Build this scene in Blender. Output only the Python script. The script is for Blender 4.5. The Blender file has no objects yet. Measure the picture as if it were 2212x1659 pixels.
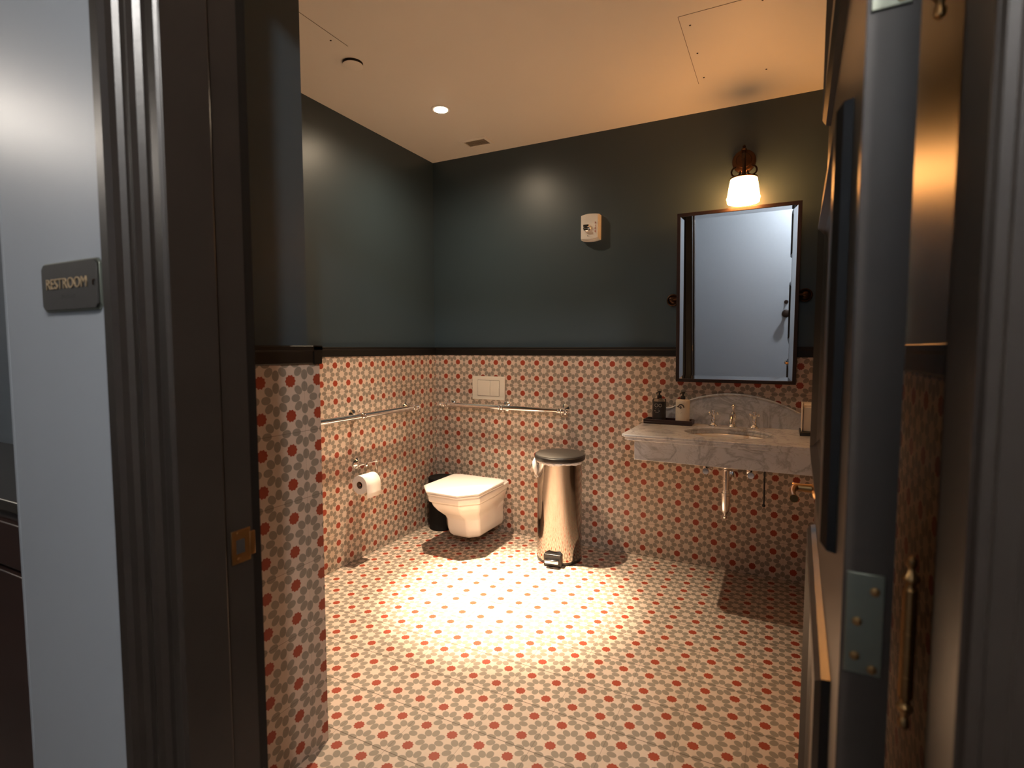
import bpy, bmesh, math, random
from mathutils import Vector, Matrix
S = bpy.context.scene
random.seed(4)
PI = math.pi
# ------------------------------------------------------------------ camera, world, exposure, lamps
cd = bpy.data.cameras.new('camera'); cam = bpy.data.objects.new('camera', cd); S.collection.objects.link(cam)
S.camera = cam
YAW, PITCH = -0.467, -0.0665
cam.location = (2.1952, -3.1429, 1.2431)
fw = Vector((math.sin(YAW)*math.cos(PITCH), math.cos(YAW)*math.cos(PITCH), math.sin(PITCH)))
cam.rotation_euler = fw.to_track_quat('-Z', 'Y').to_euler()
cd.sensor_width = 36; cd.lens = 1150.3/2212*36; cd.clip_start = 0.02
cd.dof.use_dof = True; cd.dof.focus_distance = 3.0; cd.dof.aperture_fstop = 4.0
w = bpy.data.worlds.new('world'); S.world = w; w.use_nodes = True
w.node_tree.nodes['Background'].inputs[0].default_value = (0.5, 0.55, 0.6, 1)
w.node_tree.nodes['Background'].inputs[1].default_value = 0.02
S.view_settings.view_transform = 'Standard'; S.view_settings.look = 'None'
S.view_settings.exposure = 0.0; S.view_settings.gamma = 1.0
S.view_settings.use_curve_mapping = False
H = 2.538        # restroom ceiling
TT = .020        # tile build-up: the painted wall above sits back by this much
HH = 2.75        # hall ceiling
RW = 2.43        # right wall
DW0, DW1 = -2.543, -2.660   # door wall: room face, hall face
CANX, CANY = .506, -.651
WARM = (1.0, 0.78, 0.54)
def lamp(kind, name, loc, energy, color, **k):
    l = bpy.data.lights.new(name, kind); l.energy = energy; l.color = color
    o = bpy.data.objects.new(name, l); o.location = loc; S.collection.objects.link(o)
    tgt = k.pop('target', None)
    for a, b in k.items(): setattr(l, a, b)
    if tgt: o.rotation_euler = (Vector(tgt)-Vector(loc)).to_track_quat('-Z', 'Y').to_euler()
    return o
lamp('SPOT', 'downlight_beam', (CANX, CANY, H-.012), 2300, WARM, spot_size=math.radians(31), spot_blend=1.0,
     shadow_soft_size=.02, target=(.98, -.80, 0))
lamp('SPOT', 'downlight_halo', (CANX, CANY, H-.012), 500, WARM, spot_size=math.radians(64), spot_blend=1.0,
     shadow_soft_size=.02, target=(.86, -1.0, 0))
lamp('SPOT', 'downlight_flood', (CANX, CANY, H-.012), 54, WARM, spot_size=math.radians(168), spot_blend=1.0,
     shadow_soft_size=.025, target=(CANX+.08, CANY-.05, 0))
lamp('POINT', 'hall_lamp_near', (2.70, -3.78, HH-.06), 112, (1, .97, .94), shadow_soft_size=.05)
lamp('POINT', 'hall_lamp_far', (-2.1, -3.85, HH-.06), 50, (1, .90, .80), shadow_soft_size=.16)

# ------------------------------------------------------------------ node helpers / materials
def newmat(name):
    m = bpy.data.materials.new(name); m.use_nodes = True
    nt = m.node_tree; b = nt.nodes['Principled BSDF']
    return m, nt, b
class N:
    def __init__(s, nt): s.nt = nt
    def node(s, t, **k):
        n = s.nt.nodes.new(t)
        for a, b in k.items(): setattr(n, a, b)
        return n
    def m(s, op, a, b=0.0, c=None):
        n = s.node('ShaderNodeMath', operation=op)
        for i, v in enumerate((a, b, c)):
            if v is None: continue
            if isinstance(v, (int, float)): n.inputs[i].default_value = v
            else: s.nt.links.new(v, n.inputs[i])
        return n.outputs[0]
    def mix(s, f, a, b):
        n = s.node('ShaderNodeMix', data_type='RGBA')
        for i, v in ((0, f), (6, a), (7, b)):
            if isinstance(v, (int, float)): n.inputs[i].default_value = v
            elif isinstance(v, tuple): n.inputs[i].default_value = (*v[:3], 1)
            else: s.nt.links.new(v, n.inputs[i])
        return n.outputs[2]
    def noise(s, scale, detail=2, vec=None, rough=.5, dist=0):
        n = s.node('ShaderNodeTexNoise'); n.inputs['Scale'].default_value = scale
        n.inputs['Detail'].default_value = detail; n.inputs['Roughness'].default_value = rough
        n.inputs['Distortion'].default_value = dist
        if vec is not None: s.nt.links.new(vec, n.inputs['Vector'])
        return n.outputs['Fac']
    def pos(s):
        g = s.node('ShaderNodeNewGeometry'); return g.outputs['Position']
    def bump(s, h, strength, dist, bsdf):
        n = s.node('ShaderNodeBump'); n.inputs['Strength'].default_value = strength
        n.inputs['Distance'].default_value = dist
        s.nt.links.new(h, n.inputs['Height']); s.nt.links.new(n.outputs[0], bsdf.inputs['Normal'])
def simple(name, col, rough=.5, metal=0.0, var=.06, nscale=30, bump=0.0, spec=.5, coat=0.0, emis=None, rvar=0.0, sss=0):
    m, nt, b = newmat(name); n = N(nt)
    tc = n.node('ShaderNodeTexCoord').outputs['Object']
    f = n.noise(nscale, 3, tc)
    c1 = tuple(max(0, c*(1-var)) for c in col); c2 = tuple(min(1, c*(1+var)) for c in col)
    nt.links.new(n.mix(f, c1, c2), b.inputs['Base Color'])
    b.inputs['Roughness'].default_value = rough; b.inputs['Metallic'].default_value = metal
    b.inputs['Specular IOR Level'].default_value = spec
    b.inputs['Coat Weight'].default_value = coat
    if rvar: nt.links.new(n.m('ADD', n.m('MULTIPLY', f, rvar), rough-rvar/2), b.inputs['Roughness'])
    if bump: n.bump(n.noise(nscale*6, 2, tc), bump, .002, b)
    if emis:
        b.inputs['Emission Color'].default_value = (*emis[:3], 1); b.inputs['Emission Strength'].default_value = emis[3]
    return m
CREAM, GREYP, RED, GROUT = (.55, .43, .345), (.245, .205, .16), (.28, .042, .018), (.09, .065, .045)
def tilemat(name, au, av, u0, v0, groutw=.0007, rough=.42):
    m, nt, b = newmat(name); n = N(nt)
    sep = n.node('ShaderNodeSeparateXYZ'); nt.links.new(n.pos(), sep.inputs[0])
    u = n.m('SUBTRACT', sep.outputs[au], u0); v = n.m('SUBTRACT', sep.outputs[av], v0)
    def fold(x, p, off):   # centred modulo
        return n.m('SUBTRACT', n.m('FLOORED_MODULO', n.m('ADD', x, off), p), p/2)
    cu, cv = fold(u, .1, .05), fold(v, .1, .05)      # about the star centres
    r = n.m('SQRT', n.m('ADD', n.m('MULTIPLY', cu, cu), n.m('MULTIPLY', cv, cv)))
    th = n.m('ARCTAN2', cv, cu)
    tf = fold(th, PI/4, PI/8)
    pu = n.m('SUBTRACT', n.m('MULTIPLY', r, n.m('COSINE', tf)), .0325); pv = n.m('MULTIPLY', r, n.m('SINE', tf))
    e = n.m('ADD', n.m('POWER', n.m('ABSOLUTE', n.m('DIVIDE', pu, .0150)), 2.1), n.m('POWER', n.m('ABSOLUTE', n.m('DIVIDE', pv, .0114)), 2.1))
    petal = n.m('LESS_THAN', e, 1.0)
    du, dv = fold(u, .1, 0), fold(v, .1, 0)          # about the red dots
    r2 = n.m('SQRT', n.m('ADD', n.m('MULTIPLY', du, du), n.m('MULTIPLY', dv, dv)))
    t2 = n.m('ABSOLUTE', fold(n.m('ARCTAN2', dv, du), PI/5, PI/10))
    rr = n.m('SUBTRACT', .0188, n.m('MULTIPLY', t2, .0105))
    red = n.m('LESS_THAN', r2, rr)
    gu, gv = n.m('ABSOLUTE', fold(u, .2, .1)), n.m('ABSOLUTE', fold(v, .2, .1))
    g = n.m('MAXIMUM', n.m('MULTIPLY', n.m('LESS_THAN', gu, groutw*.7), .55), n.m('LESS_THAN', gv, groutw))
    # each 20 cm tile a slightly different shade
    iu = n.m('FLOOR', n.m('DIVIDE', u, .2)); iv = n.m('FLOOR', n.m('DIVIDE', v, .2))
    cmb = n.node('ShaderNodeCombineXYZ'); nt.links.new(iu, cmb.inputs[0]); nt.links.new(iv, cmb.inputs[1])
    wn = n.node('ShaderNodeTexWhiteNoise', noise_dimensions='3D'); nt.links.new(cmb.outputs[0], wn.inputs['Vector'])
    mott = n.noise(60, 3, n.pos())
    k = n.m('ADD', n.m('MULTIPLY', wn.outputs['Value'], .10), n.m('MULTIPLY', mott, .10))
    col = n.mix(petal, CREAM, GREYP)
    col = n.mix(red, col, RED)
    hs = n.node('ShaderNodeHueSaturation'); nt.links.new(col, hs.inputs['Color'])
    nt.links.new(n.m('ADD', k, .90), hs.inputs['Value'])
    col = n.mix(g, hs.outputs[0], GROUT)
    nt.links.new(col, b.inputs['Base Color'])
    nt.links.new(n.m('ADD', n.m('MULTIPLY', mott, .12), rough-.06), b.inputs['Roughness'])
    b.inputs['Specular IOR Level'].default_value = .35
    n.bump(n.m('SUBTRACT', 1.0, g), .5, .0008, b)
    return m
M = {}
M['tile_back'] = tilemat('cement_tile_back', 0, 2, .0388, 0, .0005)
M['tile_left'] = tilemat('cement_tile_left', 1, 2, -.0096, 0, .0005)
M['tile_stub'] = tilemat('cement_tile_return', 1, 2, -2.022, 0, .0005)
M['tile_floor'] = tilemat('cement_tile_floor', 0, 1, .1355, -.1175, .0012, .5)
M['paint'] = simple('slate_paint', (.037, .058, .072), .38, var=.03, nscale=6, bump=.04, spec=.5)
M['hall_paint'] = simple('grey_blue_hall_paint', (.32, .345, .375), .36, var=.02, nscale=5, bump=.04)
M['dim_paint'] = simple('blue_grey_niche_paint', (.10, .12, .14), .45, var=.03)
M['ceil'] = simple('ceiling_paint', (.82, .78, .71), .55, var=.02, nscale=4)
M['trim'] = simple('dark_brown_gloss_trim', (.024, .018, .014), .30, var=.12, nscale=14, bump=.05, rvar=.08)
M['rail'] = simple('black_brown_rail', (.006, .005, .004), .45, var=.1, spec=.3)
M['door'] = simple('dark_brown_door_paint', (.046, .036, .029), .36, var=.10, nscale=12, bump=.06, rvar=.08)
M['door_face'] = simple('black_brown_door_face', (.012, .010, .0085), .31, var=.10, nscale=12)
M['hall_door'] = simple('pale_door_paint', (.34, .40, .48), .38, var=.02)
M['porc'] = simple('white_porcelain', (.80, .76, .70), .09, var=.01, coat=.4)
M['seat'] = simple('white_seat_plastic', (.84, .80, .75), .22, var=.01)
M['chrome'] = simple('chrome', (.92, .90, .88), .06, 1, var=.02)
M['steel'] = simple('polished_steel', (.38, .335, .295), .10, 1, var=.03, nscale=4)
M['satin'] = simple('satin_nickel', (.27, .285, .235), .40, 1, var=.06)
M['brass'] = simple('aged_brass', (.50, .29, .12), .28, 1, var=.15)
M['bronze'] = simple('dark_bronze', (.055, .026, .013), .40, .8, var=.15)
M['frame'] = simple('dark_frame_metal', (.022, .012, .009), .40, .3, var=.1)
M['black'] = simple('black_plastic', (.010, .009, .009), .35, var=.1)
M['mattblack'] = simple('matt_black', (.008, .007, .007), .7, var=.1, spec=.2)
M['lid'] = simple('dark_grey_lid', (.055, .050, .045), .42, .35, var=.05)
M['white'] = simple('white_plastic', (.72, .70, .66), .35, var=.02)
M['ivory'] = simple('ivory_plate', (.66, .60, .50), .35, var=.02)
M['paper'] = simple('white_paper', (.82, .79, .74), .85, var=.03, nscale=80, bump=.2)
M['card'] = simple('brown_cardboard', (.20, .13, .08), .8)
M['towel'] = simple('cream_paper_towel', (.74, .66, .54), .85, var=.04, nscale=60, bump=.2)
M['wood'] = simple('dark_red_wood', (.030, .010, .008), .35, var=.3, nscale=18)
M['cab'] = simple('dark_cabinet_wood', (.028, .012, .009), .35, var=.3, nscale=9)
M['cabtop'] = simple('black_stone_top', (.035, .030, .024), .25, var=.2)
M['hallfloor'] = simple('dark_hall_floor', (.045, .028, .020), .45, var=.3, nscale=7)
M['gold'] = simple('gold_lettering', (.55, .40, .24), .35, .6, var=.1)
M['signface'] = simple('charcoal_sign', (.030, .027, .025), .5, var=.05)
M['redink'] = simple('red_ink', (.35, .03, .02), .5)
M['dark_void'] = simple('dark_gap', (.02, .014, .010), .8)
M['gap'] = simple('shadow_gap', (.16, .12, .085), .8)
M['gap2'] = simple('vent_interior', (.48, .41, .33), .8)
M['cream_bottle'] = simple('cream_bottle', (.70, .62, .50), .35, var=.02)
M['label_black'] = simple('black_label', (.012, .012, .013), .4)
M['ink'] = simple('dark_ink', (.03, .025, .02), .5)
M['ink_grey'] = simple('grey_ink', (.30, .28, .26), .5)
M['bag'] = simple('clear_bag_plastic', (.75, .72, .68), .15, var=.1, bump=.4)
def glassy(name, col, rough=.03, trans=1.0):
    m = simple(name, col, rough); b = m.node_tree.nodes['Principled BSDF']
    b.inputs['Transmission Weight'].default_value = trans; b.inputs['IOR'].default_value = 1.45
    return m
M['clear'] = glassy('clear_bottle_plastic', (.85, .82, .76), .05)
m, nt, b = newmat('mirror_glass'); b.inputs['Metallic'].default_value = 1; b.inputs['Roughness'].default_value = 0.0
n = N(nt); nt.links.new(n.mix(n.noise(3, 1, n.pos()), (.86, .88, .89), (.88, .90, .91)), b.inputs['Base Color']); M['mirror'] = m
def emit(name, col, st):
    m, nt, b = newmat(name); n = N(nt)
    nt.links.new(n.mix(n.noise(8, 1, n.pos()), col, tuple(c*.96 for c in col)), b.inputs['Emission Color'])
    b.inputs['Emission Strength'].default_value = st; b.inputs['Base Color'].default_value = (.8, .7, .6, 1)
    return m
M['shade'] = emit('lit_opal_glass', (1, .42, .115), 54)
M['bulb'] = emit('lit_lamp_lens', (1, .80, .55), 60)
# marble
m, nt, b = newmat('carrara_marble'); n = N(nt)
p = n.pos()
n1 = n.noise(3.2, 6, p, .6, 1.6); v1 = n.m('ABSOLUTE', n.m('SUBTRACT', n1, .5))
n2 = n.noise(7, 5, p, .6, 2.2); v2 = n.m('ABSOLUTE', n.m('SUBTRACT', n2, .47))
vein = n.m('MAXIMUM', n.m('SUBTRACT', 1.0, n.m('MULTIPLY', v1, 26)), n.m('MULTIPLY', n.m('SUBTRACT', 1.0, n.m('MULTIPLY', v2, 40)), .55))
vein = n.m('MAXIMUM', vein, 0.0)
cloud = n.noise(5, 4, p)
base = n.mix(cloud, (.46, .475, .50), (.66, .67, .69))
nt.links.new(n.mix(n.m('MULTIPLY', vein, .55), base, (.20, .19, .19)), b.inputs['Base Color'])
b.inputs['Roughness'].default_value = .18; M['marble'] = m
# hammered / dimpled reflection bin steel gets a slight anisotropy through fine bump
mt = M['steel']; nn = N(mt.node_tree); nn.bump(nn.noise(300, 1, nn.node('ShaderNodeTexCoord').outputs['Object']), .02, .001, mt.node_tree.nodes['Principled BSDF'])

# ------------------------------------------------------------------ mesh helpers
ORG = {}
class B:
    def __init__(s): s.v = []; s.f = []; s.mi = []
    def add(s, vs, fs, mi=0, X=None):
        o = len(s.v)
        s.v += [tuple(X @ Vector(p)) if X is not None else tuple(p) for p in vs]
        s.f += [tuple(i+o for i in f) for f in fs]; s.mi += [mi]*len(fs); return s
    def box(s, x0, x1, y0, y1, z0, z1, mi=0, X=None):
        vs = [(x, y, z) for x in (x0, x1) for y in (y0, y1) for z in (z0, z1)]
        return s.add(vs, [(0, 1, 3, 2), (4, 6, 7, 5), (0, 4, 5, 1), (2, 3, 7, 6), (0, 2, 6, 4), (1, 5, 7, 3)], mi, X)
    def lathe(s, prof, org=(0, 0, 0), axis=(0, 0, 1), n=32, mi=0, caps=True):
        a = Vector(axis).normalized(); q = a.to_track_quat('Z', 'Y').to_matrix().to_4x4()
        X = Matrix.Translation(org) @ q
        vs, fs = [], []
        for r, h in prof:
            for i in range(n): t = 2*PI*i/n; vs.append((r*math.cos(t), r*math.sin(t), h))
        for j in range(len(prof)-1):
            for i in range(n):
                k = (i+1) % n; fs.append((j*n+i, j*n+k, (j+1)*n+k, (j+1)*n+i))
        if caps:
            fs.append(tuple(range(n))[::-1]); fs.append(tuple(range((len(prof)-1)*n, len(prof)*n)))
        return s.add(vs, fs, mi, X)
    def cyl(s, p0, p1, r0, r1=None, n=20, mi=0):
        p0, p1 = Vector(p0), Vector(p1)
        return s.lathe([(r0, 0), (r0 if r1 is None else r1, (p1-p0).length)], p0, p1-p0, n, mi)
    def ball(s, c, r, n=16, mi=0, sx=(1, 1, 1)):
        vs, fs = [], []; m_ = n//2
        for j in range(1, m_):
            ph = PI*j/m_
            for i in range(n): t = 2*PI*i/n; vs.append((c[0]+r*sx[0]*math.sin(ph)*math.cos(t), c[1]+r*sx[1]*math.sin(ph)*math.sin(t), c[2]+r*sx[2]*math.cos(ph)))
        for j in range(m_-2):
            for i in range(n): k = (i+1) % n; fs.append((j*n+i, (j+1)*n+i, (j+1)*n+k, j*n+k))
        vs.append((c[0], c[1], c[2]+r*sx[2])); vs.append((c[0], c[1], c[2]-r*sx[2])); T = len(vs)-2
        for i in range(n): k = (i+1) % n; fs.append((T, i, k)); fs.append((T+1, (m_-2)*n+k, (m_-2)*n+i))
        return s.add(vs, fs, mi)
    def tube(s, pts, r, n=12, mi=0, closed=False):
        P = [Vector(p) for p in pts]; L = len(P)
        rs = r if isinstance(r, (list, tuple)) else [r]*L
        vs, fs = [], []; up = None
        for i in range(L):
            if closed: d = P[(i+1) % L]-P[i-1]
            else: d = P[min(i+1, L-1)]-P[max(i-1, 0)]
            d.normalize()
            if up is None: up = Vector((0, 0, 1)) if abs(d.z) < .9 else Vector((1, 0, 0))
            a = d.cross(up).normalized(); up = a.cross(d).normalized()
            for k in range(n):
                t = 2*PI*k/n; vs.append(tuple(P[i]+a*(rs[i]*math.cos(t))+up*(rs[i]*math.sin(t))))
        for i in range(L if closed else L-1):
            for k in range(n):
                k2 = (k+1) % n; j = (i+1) % L
                fs.append((i*n+k, i*n+k2, j*n+k2, j*n+k))
        if not closed: fs.append(tuple(range(n))); fs.append(tuple(range((L-1)*n, L*n))[::-1])
        return s.add(vs, fs, mi)
    def loft(s, secs, mi=0, caps=True):
        n = len(secs[0]); vs = [p for sec in secs for p in sec]; fs = []
        for j in range(len(secs)-1):
            for i in range(n): k = (i+1) % n; fs.append((j*n+i, j*n+k, (j+1)*n+k, (j+1)*n+i))
        if caps: fs.append(tuple(range(n))[::-1]); fs.append(tuple(range((len(secs)-1)*n, len(secs)*n)))
        return s.add(vs, fs, mi)
    def prism(s, poly, f0, f1, mi=0):      # f0,f1 map 2D -> 3D
        n = len(poly); a = [f0(*p) for p in poly]; b_ = [f1(*p) for p in poly]
        return s.loft([a, b_], mi)
    def build(s, name, mat, parent=None, smooth=False, bevel=0, seg=2, sub=0, base=None, angle=35):
        me = bpy.data.meshes.new(name)
        org = ORG[parent.name] if parent is not None else Vector(base or (0, 0, 0))
        me.from_pydata([tuple(Vector(p)-org) for p in s.v], [], s.f)
        mats = mat if isinstance(mat, (list, tuple)) else [mat]
        for m_ in mats: me.materials.append(m_)
        for p, k in zip(me.polygons, s.mi): p.material_index = k
        bm = bmesh.new(); bm.from_mesh(me); bmesh.ops.recalc_face_normals(bm, faces=bm.faces); bm.to_mesh(me); bm.free()
        if smooth:
            for p in me.polygons: p.use_smooth = True
            me.set_sharp_from_angle(angle=math.radians(angle))
        o = bpy.data.objects.new(name, me); S.collection.objects.link(o)
        if parent is not None: o.parent = parent
        else: o.location = org
        ORG[o.name] = org
        if bevel:
            md = o.modifiers.new('bevel', 'BEVEL'); md.width = bevel; md.segments = seg; md.limit_method = 'ANGLE'
            for p in me.polygons: p.use_smooth = True
            me.set_sharp_from_angle(angle=math.radians(30)); md.harden_normals = False
        if sub:
            md = o.modifiers.new('sub', 'SUBSURF'); md.levels = sub; md.render_levels = sub
        return o
def tag(o, label, cat, group=None):
    o['label'] = label; o['category'] = cat
    if group: o['group'] = group
    return o
def thing(name, label, cat, loc, group=None):
    o = bpy.data.objects.new(name, None); S.collection.objects.link(o); o.location = loc; ORG[o.name] = Vector(loc)
    o.empty_display_size = .05
    return tag(o, label, cat, group)
def struct(o): o['kind'] = 'structure'; return o
def text(name, body, size, mat, parent, X, depth=.0008, spacing=1.0):
    cu = bpy.data.curves.new(name, 'FONT'); cu.body = body; cu.size = size; cu.extrude = depth
    cu.align_x = 'CENTER'; cu.align_y = 'CENTER'; cu.space_character = spacing
    t = bpy.data.objects.new(name+'_tmp', cu); S.collection.objects.link(t)
    dg = bpy.context.evaluated_depsgraph_get(); me = bpy.data.meshes.new_from_object(t.evaluated_get(dg))
    bpy.data.objects.remove(t)
    me.transform(Matrix.Translation(-ORG[parent.name]) @ X); me.materials.clear(); me.materials.append(mat)
    me.name = name
    o = bpy.data.objects.new(name, me); S.collection.objects.link(o); o.parent = parent; ORG[o.name] = ORG[parent.name]
    return o

# ------------------------------------------------------------------ the setting
RB, RT = 1.197, 1.252       # rail bottom / top
OX0, OX1 = 1.405, 2.315     # door opening
OH = 2.33
ENDY = -1.963; SX = .946
def wall2(name, boxf, tile, paint, top=H):     # tiled below the rail, painted above
    b_ = B(); boxf(b_, 0, RB+.004, 0); boxf(b_, RB+.004, top, 1)
    return struct(b_.build(name, [M[tile], M[paint]]))
struct(B().box(0, RW, DW0-.12, 0, -.08, 0).build('floor', M['tile_floor']))
struct(B().box(-4, 5.5, -4.45, DW1-.003, -.08, -.001).box(-4, .867, DW1-.003, -2.1, -.08, -.001).build('floor_hall', M['hallfloor']))
struct(B().box(-.15, RW+.15, DW0, .15, H, H+.1).build('ceiling', M['ceil']))
struct(B().box(-4, 5.5, -4.5, DW1, HH, HH+.1).box(-4, .867, DW1, -2.1, HH, HH+.1).build('ceiling_hall', M['ceil']))
wall2('wall_back', lambda b_, z0, z1, m_: b_.box(-.15, RW+.15, TT*m_, .15, z0, z1, m_), 'tile_back', 'paint')
wall2('wall_left', lambda b_, z0, z1, m_: b_.box(-.15, -TT*m_, ENDY-.02, .02, z0, z1, m_), 'tile_left', 'paint')
wall2('wall_right', lambda b_, z0, z1, m_: b_.box(RW+TT*m_, RW+.15, DW0, .02, z0, z1, m_), 'tile_left', 'paint')
wall2('wall_return', lambda b_, z0, z1, m_: b_.box(-.1, SX-TT*m_, -2.12, ENDY-.026*m_, z0, z1, m_).box(SX-.066, SX-TT*m_, DW0, -2.12, z0, z1, m_), 'tile_stub', 'paint')
b_ = B()
JX0, JX1 = OX0-.03, OX1+.03
for y0, y1, zt, m0, m1 in ((DW0-.05, DW0, H, 0, 1), (DW1, DW0-.05, HH, 2, 2)):
    for z0, z1, mm in ((0, RB+.02, m0), (RB+.02, zt, m1)):
        b_.box(.867, JX0, y0, y1, z0, z1, mm)
        b_.box(JX1, RW+.15 if m0 == 0 else 5.5, y0, y1, z0, z1, mm)
    b_.box(JX0, JX1, y0, y1, OH+.03, zt, m1)
b_.box(.88, RW+.15, DW0-.05, DW0, H, HH, 2)
struct(b_.build('wall_door', [M['tile_back'], M['paint'], M['hall_paint']]))
struct(B().box(-4, .867, -2.24, -2.12, 0, HH).build('wall_niche', M['dim_paint']))
struct(B().box(-4, 5.5, -4.55, -4.42, 0, HH).build('wall_hall', M['hall_paint']))
struct(B().box(-4.1, -4, -4.5, -2.1, 0, HH).build('wall_hall_left', M['hall_paint']))
struct(B().box(5.5, 5.6, -4.5, DW0, 0, HH).build('wall_hall_right', M['hall_paint']))
# chair rails (black-brown ledge with a small lip on top)
def rail(name, axis, a0, a1, fixed, sgn):
    prof = [(-.026, RB), (.003, RB), (.005, RB+.004), (.005, RB+.036), (.007, RB+.042), (.007, RT-.003), (.004, RT), (-.026, RT)]
    if axis == 'x': g = lambda a: (lambda d, z: (a, fixed+sgn*d, z))
    else: g = lambda a: (lambda d, z: (fixed+sgn*d, a, z))
    b_ = B().prism(prof, g(a0), g(a1)); return struct(b_.build(name, M['rail']))
rail('trim_1', 'x', 0, RW, 0, -1)
rail('trim_2', 'y', ENDY, 0, 0, 1)
rail('trim_3', 'y', DW0, 0, RW, -1)
rail('trim_4', 'y', DW0, ENDY+.007, SX, 1)
rail('trim_5', 'x', 0, SX+.007, ENDY, 1)
# jambs: stop raised 12 mm proud of the rabbet the door closes into
YS = -2.600; YC = -2.673
b_ = B(); b_.box(JX0, OX0, YC, YS, 0, OH).box(JX0, OX0-.012, YS, DW0+.002, 0, OH)
struct(b_.build('trim_6', M['trim'], bevel=.0015))
b_ = B(); b_.box(OX1, JX1, YC, YS, 0, OH).box(OX1+.012, JX1, YS, DW0+.002, 0, OH)
struct(b_.build('trim_7', M['trim'], bevel=.0015))
b_ = B(); b_.box(JX0, JX1, YC, YS, OH, OH+.03).box(JX0, JX1, YS, DW0+.002, OH+.012, OH+.03)
struct(b_.build('trim_8', M['trim'], bevel=.0015))
# hall-side casing profile: (distance from opening, projection from the wall)
CP = [(-.0, 0), (0, .012), (.004, .017), (.011, .017), (.015, .012), (.020, .010), (.046, .010), (.051, .018), (.061, .022), (.071, .018), (.076, .010),
      (.100, .010), (.105, .017), (.118, .020), (.127, .026), (.147, .026), (.151, .022), (.153, 0)]
def casing(name, side, wall_y, out, prof, mat='trim', z1=OH+.19):
    if side == 'l': g = lambda z: (lambda d, p: (OX0-.001-d, wall_y+out*p, z+ (0 if z == 0 else d-.19)))
    elif side == 'r': g = lambda z: (lambda d, p: (OX1+.001+d, wall_y+out*p, z+ (0 if z == 0 else d-.19)))
    b_ = B().prism(prof, g(0), g(z1)); return struct(b_.build(name, M[mat], smooth=True, angle=20))
casing('trim_9', 'l', DW1, -1, CP); casing('trim_10', 'r', DW1, -1, CP)
b_ = B(); CPH = CP
b_.prism(CPH, lambda d, p: (OX0-.001-d, DW1-p, OH+d), lambda d, p: (OX1+.001+d, DW1-p, OH+d)); struct(b_.build('trim_11', M['trim'], smooth=True, angle=20))
CQ = [(0, 0), (0, .016), (.01, .020), (.06, .020), (.068, .028), (.088, .028), (.09, 0)]
b_ = B().prism(CQ, lambda d, p: (OX0-.012-d, DW0+p, 0), lambda d, p: (OX0-.012-d, DW0+p, OH+.012+d)); struct(b_.build('trim_12', M['rail'], smooth=True, angle=20))
b_ = B().prism(CQ, lambda d, p: (OX0-.012-d, DW0+p, OH+.012+d), lambda d, p: (OX1+.02, DW0+p, OH+.012+d)); struct(b_.build('trim_13', M['rail'], smooth=True, angle=20))
# corner bead strip on the niche corner
struct(B().box(.859, .867, DW1-.0005, -2.24, 0, HH).build('trim_14', M['hall_paint']))

# ------------------------------------------------------------------ door leaf (open into the room), local frame then placed
hx, hy = 2.2597, -2.520; ang = math.radians(-1.5)
D = Matrix.Translation((hx, hy, 0)) @ Matrix.Rotation(ang, 4, 'Z')   # local: x across thickness 0-.041, y along leaf 0-.895
L_, T_ = .895, .041
panels = [(.22, .835), (.995, 1.53), (1.735, 2.14)]
st = .115
b_ = B()
b_.box(0, T_, 0, L_, .012, OH-.004, X=D)
door = struct(b_.build('door_1', M['door'], base=(hx, hy, 0)))
b2 = B().box(-.0012, .0, .0015, L_-.0015, .014, OH-.006, X=D)
b2.build('face_skin', M['door_face'], door)
for z0, z1 in panels:
    # bolection moulding: mitred ring proud of the leaf
    y0, y1 = st, L_-st
    prof = [(0, 0), (.002, .010), (.010, .017), (.022, .018), (.030, .012), (.038, .006), (.046, .002), (.050, 0)]
    secs = []
    for d, p in prof:
        secs.append([tuple(D @ Vector((-.001-p, yy, zz))) for yy, zz in ((y0+d, z0+d), (y1-d, z0+d), (y1-d, z1-d), (y0+d, z1-d))])
    B().loft(secs, caps=False).build('panel_moulding', M['door_face'], door)
# hinges: leaf plate on the door edge, knuckle with finials, screws
def hinge(zc):
    pl = B().box(.002, .034, -.0025, .0005, zc-.052, zc+.052, X=D)
    h = pl.build('hinge', M['satin'], door, bevel=.0008)
    for (lx, lz) in ((.026, .035), (.012, .002), (.011, -.034), (.026, -.045)):
        p = D @ Vector((lx, -.0025, zc+lz)); q = D @ Vector((lx, -.0045, zc+lz))
        B().lathe([(.0045, 0), (.004, .0014), (.002, .0020)], p, q-p, 14).build('screw', M['brass'], h, smooth=True)
    px, py = 2.3095, -2.545
    kb = B()
    kb.lathe([(.0062, -.052), (.0062, -.0315), (.0056, -.031), (.0062, -.0305), (.0062, -.0105), (.0056, -.010), (.0062, -.0095), (.0062, .0105), (.0056, .011), (.0062, .0115), (.0062, .0315), (.0056, .032), (.0062, .0325), (.0062, .052)], (px, py, zc), (0, 0, 1), 20)
    for s_ in (1, -1):
        kb.lathe([(.0062, .052), (.0045, .054), (.0045, .058), (.0068, .061), (.0068, .064), (.004, .068), (.003, .072), (.005, .076), (.0045, .081), (.001, .084)], (px, py, zc), (0, 0, s_), 16)
    kb.build('hinge_knuckle', M['brass'], h, smooth=True)
hinge(.967); hinge(1.612)
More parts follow.
